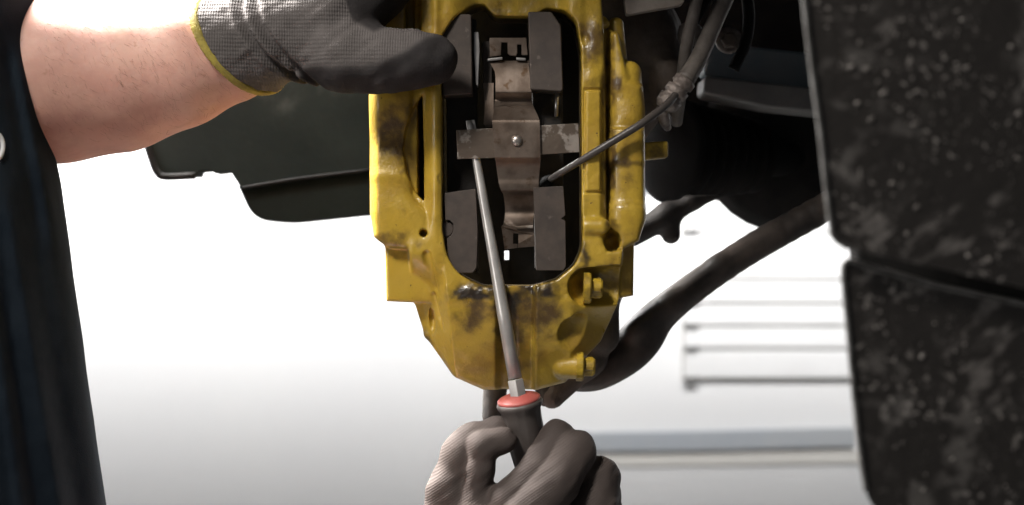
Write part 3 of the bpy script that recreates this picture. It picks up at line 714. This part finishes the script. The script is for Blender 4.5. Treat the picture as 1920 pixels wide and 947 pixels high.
# ================================================================== pad spring
sp = thing('pad_spring', 'stained sheet-steel cross-shaped spring with a rivet in the caliper window', 'spring', W(968, 465, 0))
def strip(rows, th=2.6):
    "rows (v, d, u0, u1): bent sheet with thickness"
    L = catmull([(r[0], r[1], r[2], r[3]) for r in rows], 4)
    vs = []; fs = []; n = len(L)
    for i, (v, d, a, b) in enumerate(L):
        q = L[min(i + 1, n - 1)]; p = L[max(i - 1, 0)]; tv, td = q[0] - p[0], q[1] - p[1]; l = math.hypot(tv, td) + 1e-9
        nv, nd = -td / l * th, tv / l * th
        for uu in (a, b): vs.append(W(uu, v, d))
        for uu in (a, b): vs.append(W(uu, v - nv, d - nd))
    for i in range(n - 1):
        o = 4 * i; e = o + 4
        fs += [(o, o + 1, e + 1, e), (o + 2, e + 2, e + 3, o + 3), (o, e, e + 2, o + 2), (o + 1, o + 3, e + 3, e + 1)]
    fs += [(0, 2, 3, 1), (4 * n - 4, 4 * n - 3, 4 * n - 1, 4 * n - 2)]
    me = mesh_from('strip', vs, fs)
    bm = bmesh.new(); bm.from_mesh(me); bmesh.ops.recalc_face_normals(bm, faces=bm.faces); bm.to_mesh(me); bm.free()
    return me
leaf = obj('leaf', strip([(110, -32, 917, 992), (118, -26, 920, 992), (135, -18, 928, 993), (168, -9, 929, 996), (174, -12, 929, 997), (184, -30, 928, 997), (194, -20, 927, 999), (200, -8, 926, 1001), (222, 12, 924, 1010), (228, 17, 923, 1011), (240, 18, 924, 1012), (290, 18, 927, 1013), (298, 16, 928, 1013), (308, 4, 930, 1013), (330, -8, 933, 1011), (346, -8, 936, 1010), (358, -12, 940, 1008), (366, -34, 944, 1004), (395, -50, 947, 1002), (418, -36, 944, 1000), (424, -18, 940, 1000)]), M['spring'], sp, bevel=0.0004)
obj('top_tab', prism_d([(917, 67), (987, 67), (990, 100), (978, 100), (978, 80), (970, 80), (970, 96), (968, 101), (956, 101), (952, 97), (951, 76), (940, 76), (939, 100), (918, 104)], -28, -31), M['spring'], sp, bevel=0.0004)
obj('tab_edge', prism_d([(914, 107), (942, 104), (942, 109), (914, 112)], -22, -30), M['steel'], sp, bevel=0.0004)
obj('tab_edge', prism_d([(968, 105), (986, 106), (986, 111), (968, 110)], -22, -30), M['steel'], sp, bevel=0.0004)
bt = [(938, 424), (1000, 424), (1001, 462), (946, 468)]
def fold(u, v, off): return W(u, v, -14 - 0.25 * (v - 424) + off + (-6 if u > 968 and v < 440 else 0))
lt = obj('bottom_tab', prism([(940, 424), (1000, 422), (1002, 440), (1003, 462), (972, 466), (972, 436), (961, 436), (961, 457), (972, 457), (972, 466), (946, 468)][:4] + [(971, 464.5), (971, 457), (972, 457), (972, 437), (962, 437), (962, 457), (970, 457), (970, 464.6), (946, 468)], lambda u, v: fold(u, v, 0), lambda u, v: fold(u, v, -3)), M['spring'], sp)
obj('tab_ridge', prism_d([(966, 424), (1000, 422), (1000, 428), (970, 429)], -10, -18), M['spring_worn'], sp, bevel=0.0005)
obj('cross_band', prism_d([(856, 245), (922, 241), (1014, 236), (1084, 232), (1086, 286), (1014, 291), (922, 297), (858, 299)], 12, 8.5), M['spring_worn'], sp, bevel=0.0004)
obj('rivet', lathe(W(969, 265, 17), (0, -1, 0), [(0, 0.0042), (0.0010, 0.0042), (0.0020, 0.0037), (0.0029, 0.0026), (0.0033, 0.0012)], 20), M['rivet'], sp, smooth=True)
obj('shade_leaf', strip([(150, -52, 905, 925), (190, -46, 908, 925), (230, -40, 906, 925)], 2), M['spring'], sp)

# ================================================================== screwdriver
a = Vector(W(880, 226, -6)); b = Vector(W(972, 742, 34)); ax = (b - a); LL = ax.length; ax.normalize()
sd = thing('screwdriver', 'long steel screwdriver with red cap and grey handle held in the lower hand', 'screwdriver', W(998, 900, 52))
obj('shaft', lathe(a, ax, [(0, 0.0016), (0.004, 0.0026), (0.03, 0.0031), (LL * 0.5, 0.0041), (LL * 0.7, 0.0049), (LL - 0.014, 0.0051)], 28), M['shaft'], sd, smooth=True)
obj('blade_tip', prism_d([(873, 226), (890, 224), (898, 270), (880, 272)], -4, -9), M['shaft'], sd, bevel=0.0004)
obj('bolster', lathe(b - ax * 0.0135, ax, [(0, 0.0058), (0.001, 0.0066), (0.016, 0.0066)], 6), M['shaft'], sd, bevel=0.0005)
hd = (ax + Vector((0, 0.27, 0))).normalized()
obj('cap', lathe(b - ax * 0.0035, hd, [(0.0008, 0.0050), (0.0012, 0.0085), (0.0036, 0.0150), (0.0046, 0.0162), (0.0072, 0.0160)], 40), M['red'], sd, smooth=True)
obj('handle', lathe(b - ax * 0.0005, hd, [(0.002, 0.012), (0.0035, 0.0168), (0.0052, 0.0174), (0.0072, 0.0168), (0.0105, 0.0150), (0.016, 0.0146), (0.030, 0.0146), (0.045, 0.0132), (0.060, 0.0115), (0.085, 0.0125), (0.10, 0.0120), (0.106, 0.006)], 48, mod=lambda i: 1 - 0.05 * (i % 8 == 0)), M['handle'], sd, smooth=True)

# ================================================================== the mechanic
per = thing('person', 'person in dark navy shirt reaching in from the left with gloved hands', 'person', W(-150, 1700, 150))
# wrist, palm, thumb of the upper hand
DZ = 70
# --- body: one continuous skin surface (both arms, trunk core)
g = Grid((-460, -480, -260), (1120, 1860, 560), 8)
g.chain([(pt(-140, 60, 120), 150), (pt(30, 150, 70), 158), (pt(110, 146, 62), 156), (pt(220, 140, 60), 142), (pt(330, 118, 62), 121), (pt(430, 95, 64), 95), (pt(520, 66, 66), 74), (pt(560, 58, 66), 62)], 6)
g.chain([((985, 1010, 40), 56), ((985, 1130, 40), 66), ((840, 1330, 110), 92), ((620, 1600, 200), 120), ((250, 1350, 300), 130), ((-120, 950, 330), 150)], 30)
g.chain([((-330, -200, 150), 180), ((-320, 400, 170), 250), ((-300, 1000, 180), 230), ((-300, 1600, 180), 230)], 60)
bme = g.mesh('body'); obj('body', bme, M['skin'], per, smooth=True)
# hairs on the forearm
bvb = BVHTree.FromPolygons([v.co for v in bme.vertices], [p.vertices for p in bme.polygons]); V_ = []; F_ = []; cam_p = Vector((0, -CAMD, CZ)); rr_ = random.Random(5)
for _ in range(650):
    q = P(rr_.uniform(70, 470), rr_.uniform(-30, 260), -0.02); h = bvb.ray_cast(cam_p, (q - cam_p).normalized())
    if not h[0]: continue
    n_ = h[1]; t_ = (Vector((0.6 + rr_.uniform(-.5, .4), 0, -0.7 + rr_.uniform(-.5, .5)))); t_ = (t_ - n_ * t_.dot(n_)).normalized(); b_ = n_.cross(t_) * 0.000045; L_ = rr_.uniform(0.005, 0.011); o_ = len(V_)
    p0, p1, p2 = h[0] - n_ * 0.0004, h[0] + t_ * L_ * 0.5 + n_ * 0.0011, h[0] + t_ * L_ + n_ * 0.0008
    V_ += [p0 - b_, p0 + b_, p1 - b_ * .8, p1 + b_ * .8, p2, p0 + n_ * 0.0001, p1 + n_ * 0.0001]; F_ += [(o_, o_ + 1, o_ + 3, o_ + 2), (o_ + 2, o_ + 3, o_ + 4), (o_, o_ + 5, o_ + 6, o_ + 2)]
M['hair'] = mat('arm_hair', (0.16, 0.085, 0.045), None, rough=0.5)
ha = obj('arm_hair', mesh_from('arm_hair', V_, F_), M['hair'], per); ha['kind'] = 'stuff'
# --- shirt
g = Grid((-760, -420, -330), (340, 1560, 640), 7)
edge = [(-22, -60), (4, 40), (20, 200), (36, 300), (64, 405), (82, 540), (104, 690), (126, 850), (148, 1000), (178, 1250), (188, 1500)]
Rr = 330
g.chain([(pt(u - Rr * 0.96, v, 180), Rr) for u, v in edge], 30)
g.chain([(pt(-330, -160, 150), 260), (pt(-160, -20, 120), 215), (pt(-122, 20, 112), 172)], 40)
# folds: dents and ridges running down the cloth
UU, VV, DD = np.meshgrid(*g.ax, indexing='ij', sparse=True)
kp = 1200.0 / (1200.0 - DD * 0.4); UU = 960 + (UU - 960) * kp; VV = 473.5 + (VV - 473.5) * kp
def ridge(p, q, wdt, amp):
    (a0, b0), (a1, b1) = p, q
    t = (VV - b0) / (b1 - b0); c = a0 + (a1 - a0) * t; fade = sstep(-0.1, 0.15, t) * sstep(1.3, 0.9, t)
    return amp * np.exp(-((UU - c) / wdt) ** 2) * fade
disp = ridge((12, 360), (140, 1100), 16, 34) - ridge((45, 380), (172, 1100), 22, 30) + ridge((-20, 520), (62, 1100), 12, 26) - ridge((5, 520), (90, 1100), 14, 24) + ridge((30, 100), (95, 420), 14, 20) - ridge((5, 60), (70, 420), 16, 18)
g.f = (g.f - 0.38 * disp * sstep(150, 220, DD)).astype(np.float32)
sme = g.mesh('shirt')
sh = obj('shirt', sme, M['shirt'], per, smooth=True)
bv = BVHTree.FromPolygons([v.co for v in sme.vertices], [p.vertices for p in sme.polygons])
cam_p = Vector((0, -CAMD, CZ)); pts = []
for i in range(13):
    t = i / 12; an = -0.85 + 1.7 * t
    q = P(-20 + 24 * math.cos(an), 275 + 30 * math.sin(an), -0.1)
    h = bv.ray_cast(cam_p, (q - cam_p).normalized())
    if h[0]: pts.append((h[0] + h[1] * 0.0006, 0.0016))
if len(pts) > 3: obj('shirt_print', tube(pts, 8, 3), M['print'], sh, smooth=True)

# --- upper glove
g = Grid((340, -330, -190), (905, 260, 260), 3.5)
D0 = 64
wr = [(pt(340, 116, 62), 120), (pt(430, 94, 64), 103), (pt(480, 80, 66), 92), (pt(520, 66, 66), 84), (pt(556, 56, 66), 77)]
g.chain(wr, 10)
g.chain([(pt(556, 56, 66), 77), (pt(620, 30, 62), 88), (pt(680, -50, 40), 92), (pt(700, -110, 20), 90)], 24)
g.chain([(pt(588, 92, 84), 58), (pt(650, 106, 100), 60), (pt(715, 114, 104), 54), (pt(770, 112, 100), 48), (pt(812, 112, 92), 45)], 26)
for i in range(4):   # fingers reach up and round behind the casting
    o = i * 44
    g.chain([((690 - o * .3, -120 - o * .6, -10), 40), ((760, -170 - o * .5, -20), 36), ((830, -180 - o * .4, -60), 32), ((850, -170 - o * .3, -130), 28)], 6)
g.cone(pt(548, 142, 100), pt(556, 120, 140), 8, 6, 14, sub=True)
UU, VV, DD = np.meshgrid(*g.ax, indexing='ij', sparse=True)
# cuff: cut by the plane through three points of the rim, elastic ridges round the wrist
p1, p2, p3 = np.array(pt(374, 62, 170)), np.array(pt(500, 156, 66)), np.array(pt(400, -24, 66))
nn = np.cross(p2 - p1, p3 - p1); nn = nn / np.linalg.norm(nn)
if nn[0] < 0: nn = -nn
pl = nn[0] * (UU - p1[0]) + nn[1] * (VV - p1[1]) + nn[2] * (DD - p1[2])
g.f = (g.f - 5.0 * np.exp(-((pl - 52) / 5) ** 2) + 6.5 * np.exp(-((pl - 62) / 4.5) ** 2) - 5.0 * np.exp(-((pl - 73) / 6) ** 2) + 6.5 * np.exp(-((pl - 84) / 5) ** 2)
       - 2.5 * np.exp(-((pl - 96) / 6) ** 2) - 2.0 * np.exp(-((pl - 6) / 8) ** 2)).astype(np.float32)
base = g.f.copy()
g.f = smax(base, (-pl).astype(np.float32), 3)
UG, VG, DG = np.meshgrid(*g.ax, indexing='ij'); q_ = np.stack([UG.ravel(), VG.ravel(), DG.ravel()], 1)
near = np.abs(g.f.ravel()) < 14; dn = np.zeros(len(q_)); dn[near] = 4.0 * (vnoise(q_[near] / 26 + 50, 11) - 0.5) + 3.0 * (vnoise((q_[near] @ np.array([[0.8, 0.6, 0], [-0.6, 0.8, 0], [0, 0, 1]])) / np.array([40, 11, 20]) + 50, 12) - 0.5)
g.f = (g.f + dn.reshape(g.f.shape)).astype(np.float32)
gme = g.mesh('glove'); co = g.co
kk = CAMD / (CAMD - co[:, 2] * S); pu = 960 + (co[:, 0] - 960) * kk; pv = 473.5 + (co[:, 1] - 473.5) * kk
line = np.interp(pu, [540, 600, 680, 720, 760, 800, 860], [128, 122, 122, 112, 92, 66, 50])
cm = sstep(-14, 14, pv - line) * sstep(545, 575, pu)
l2 = np.interp(pu, [600, 640, 660, 700, 760], [-60, -20, 40, 62, 40]); cm = np.maximum(cm, sstep(10, -10, pv - l2) * sstep(625, 655, pu))
plv = (co - p1) @ nn; cm = np.maximum(cm, 0.62 * np.exp(-((plv - 62) / 4) ** 2) + 0.55 * np.exp(-((plv - 84) / 4) ** 2))
attr(gme, 'coat', np.clip(cm, 0, 1))
gl = obj('glove', gme, M['glove'], per, smooth=True); gl['label'] = 'grey knit glove with dark coated thumb on the upper hand'
g.f = smax(smax(base - 3.5, (np.abs(pl + 3) - 6.5).astype(np.float32), 4), -(base + 9), 2)
g.f[:, :, :] = g.f
obj('trim', g.mesh('trim'), M['trim'], gl, smooth=True)

# --- lower glove holding the screwdriver
g = Grid((770, 740, -110), (1215, 1200, 190), 3)
A = [(pt(835, 1010, 30), 52), (pt(846, 920, 34), 44), (pt(866, 850, 38), 37), (pt(886, 826, 38), 32)]
g.chain(A, 14)
g.chain([(pt(886, 826, 38), 32), (pt(930, 812, 20), 30), (pt(975, 808, 4), 27)], 8)
g.chain([(pt(905, 838, 72), 27), (pt(902, 880, 72), 26), (pt(892, 925, 66), 30)], 8)
g.cone(pt(905, 838, 72), pt(945, 826, 62), 27, 24, 8)
# index and middle finger closing from the right
g.chain([(pt(1046, 820, 52), 33), (pt(1004, 880, 84), 30), (pt(955, 936, 92), 36)], 4)
g.chain([(pt(1080, 848, 82), 37), (pt(1046, 905, 112), 40), (pt(985, 968, 112), 46)], 4)
g.chain([(pt(1078, 846, 74), 39), (pt(1070, 900, 30), 40), (pt(1050, 980, 10), 50)], 10)
g.chain([(pt(1126, 894, 58), 36), (pt(1118, 950, 70), 42), (pt(1080, 1010, 60), 50)], 6)
g.chain([(pt(1126, 894, 58), 36), (pt(1128, 960, 20), 38), (pt(1080, 1040, 10), 50)], 6)
g.chain([(pt(900, 985, 60), 58), (pt(985, 1010, 50), 82), (pt(1060, 1020, 40), 70)], 20)
g.chain([(pt(985, 1010, 46), 84), (pt(985, 1110, 40), 78), (pt(985, 1170, 40), 80)], 20)
g.chain([(pt(915, 940, 66), 32), (pt(960, 935, 70), 34)], 10)
UG, VG, DG = np.meshgrid(*g.ax, indexing='ij'); q_ = np.stack([UG.ravel(), VG.ravel(), DG.ravel()], 1)
near = np.abs(g.f.ravel()) < 14; dn = np.zeros(len(q_)); dn[near] = 4.0 * (vnoise(q_[near] / 26 + 50, 11) - 0.5) + 3.0 * (vnoise((q_[near] @ np.array([[0.8, 0.6, 0], [-0.6, 0.8, 0], [0, 0, 1]])) / np.array([40, 11, 20]) + 50, 12) - 0.5)
g.f = (g.f + dn.reshape(g.f.shape)).astype(np.float32)
gme = g.mesh('glove'); co = g.co
kk = CAMD / (CAMD - co[:, 2] * S); pu = 960 + (co[:, 0] - 960) * kk; pv = 473.5 + (co[:, 1] - 473.5) * kk
cm = sstep(880, 905, pu) * sstep(960, 930, pu) * sstep(900, 880, pv) * 0.45
attr(gme, 'coat', np.clip(cm, 0, 1))
g2 = obj('glove', gme, M['glove2'], per, smooth=True); g2['label'] = 'brown-grey knit glove closed round the screwdriver handle'
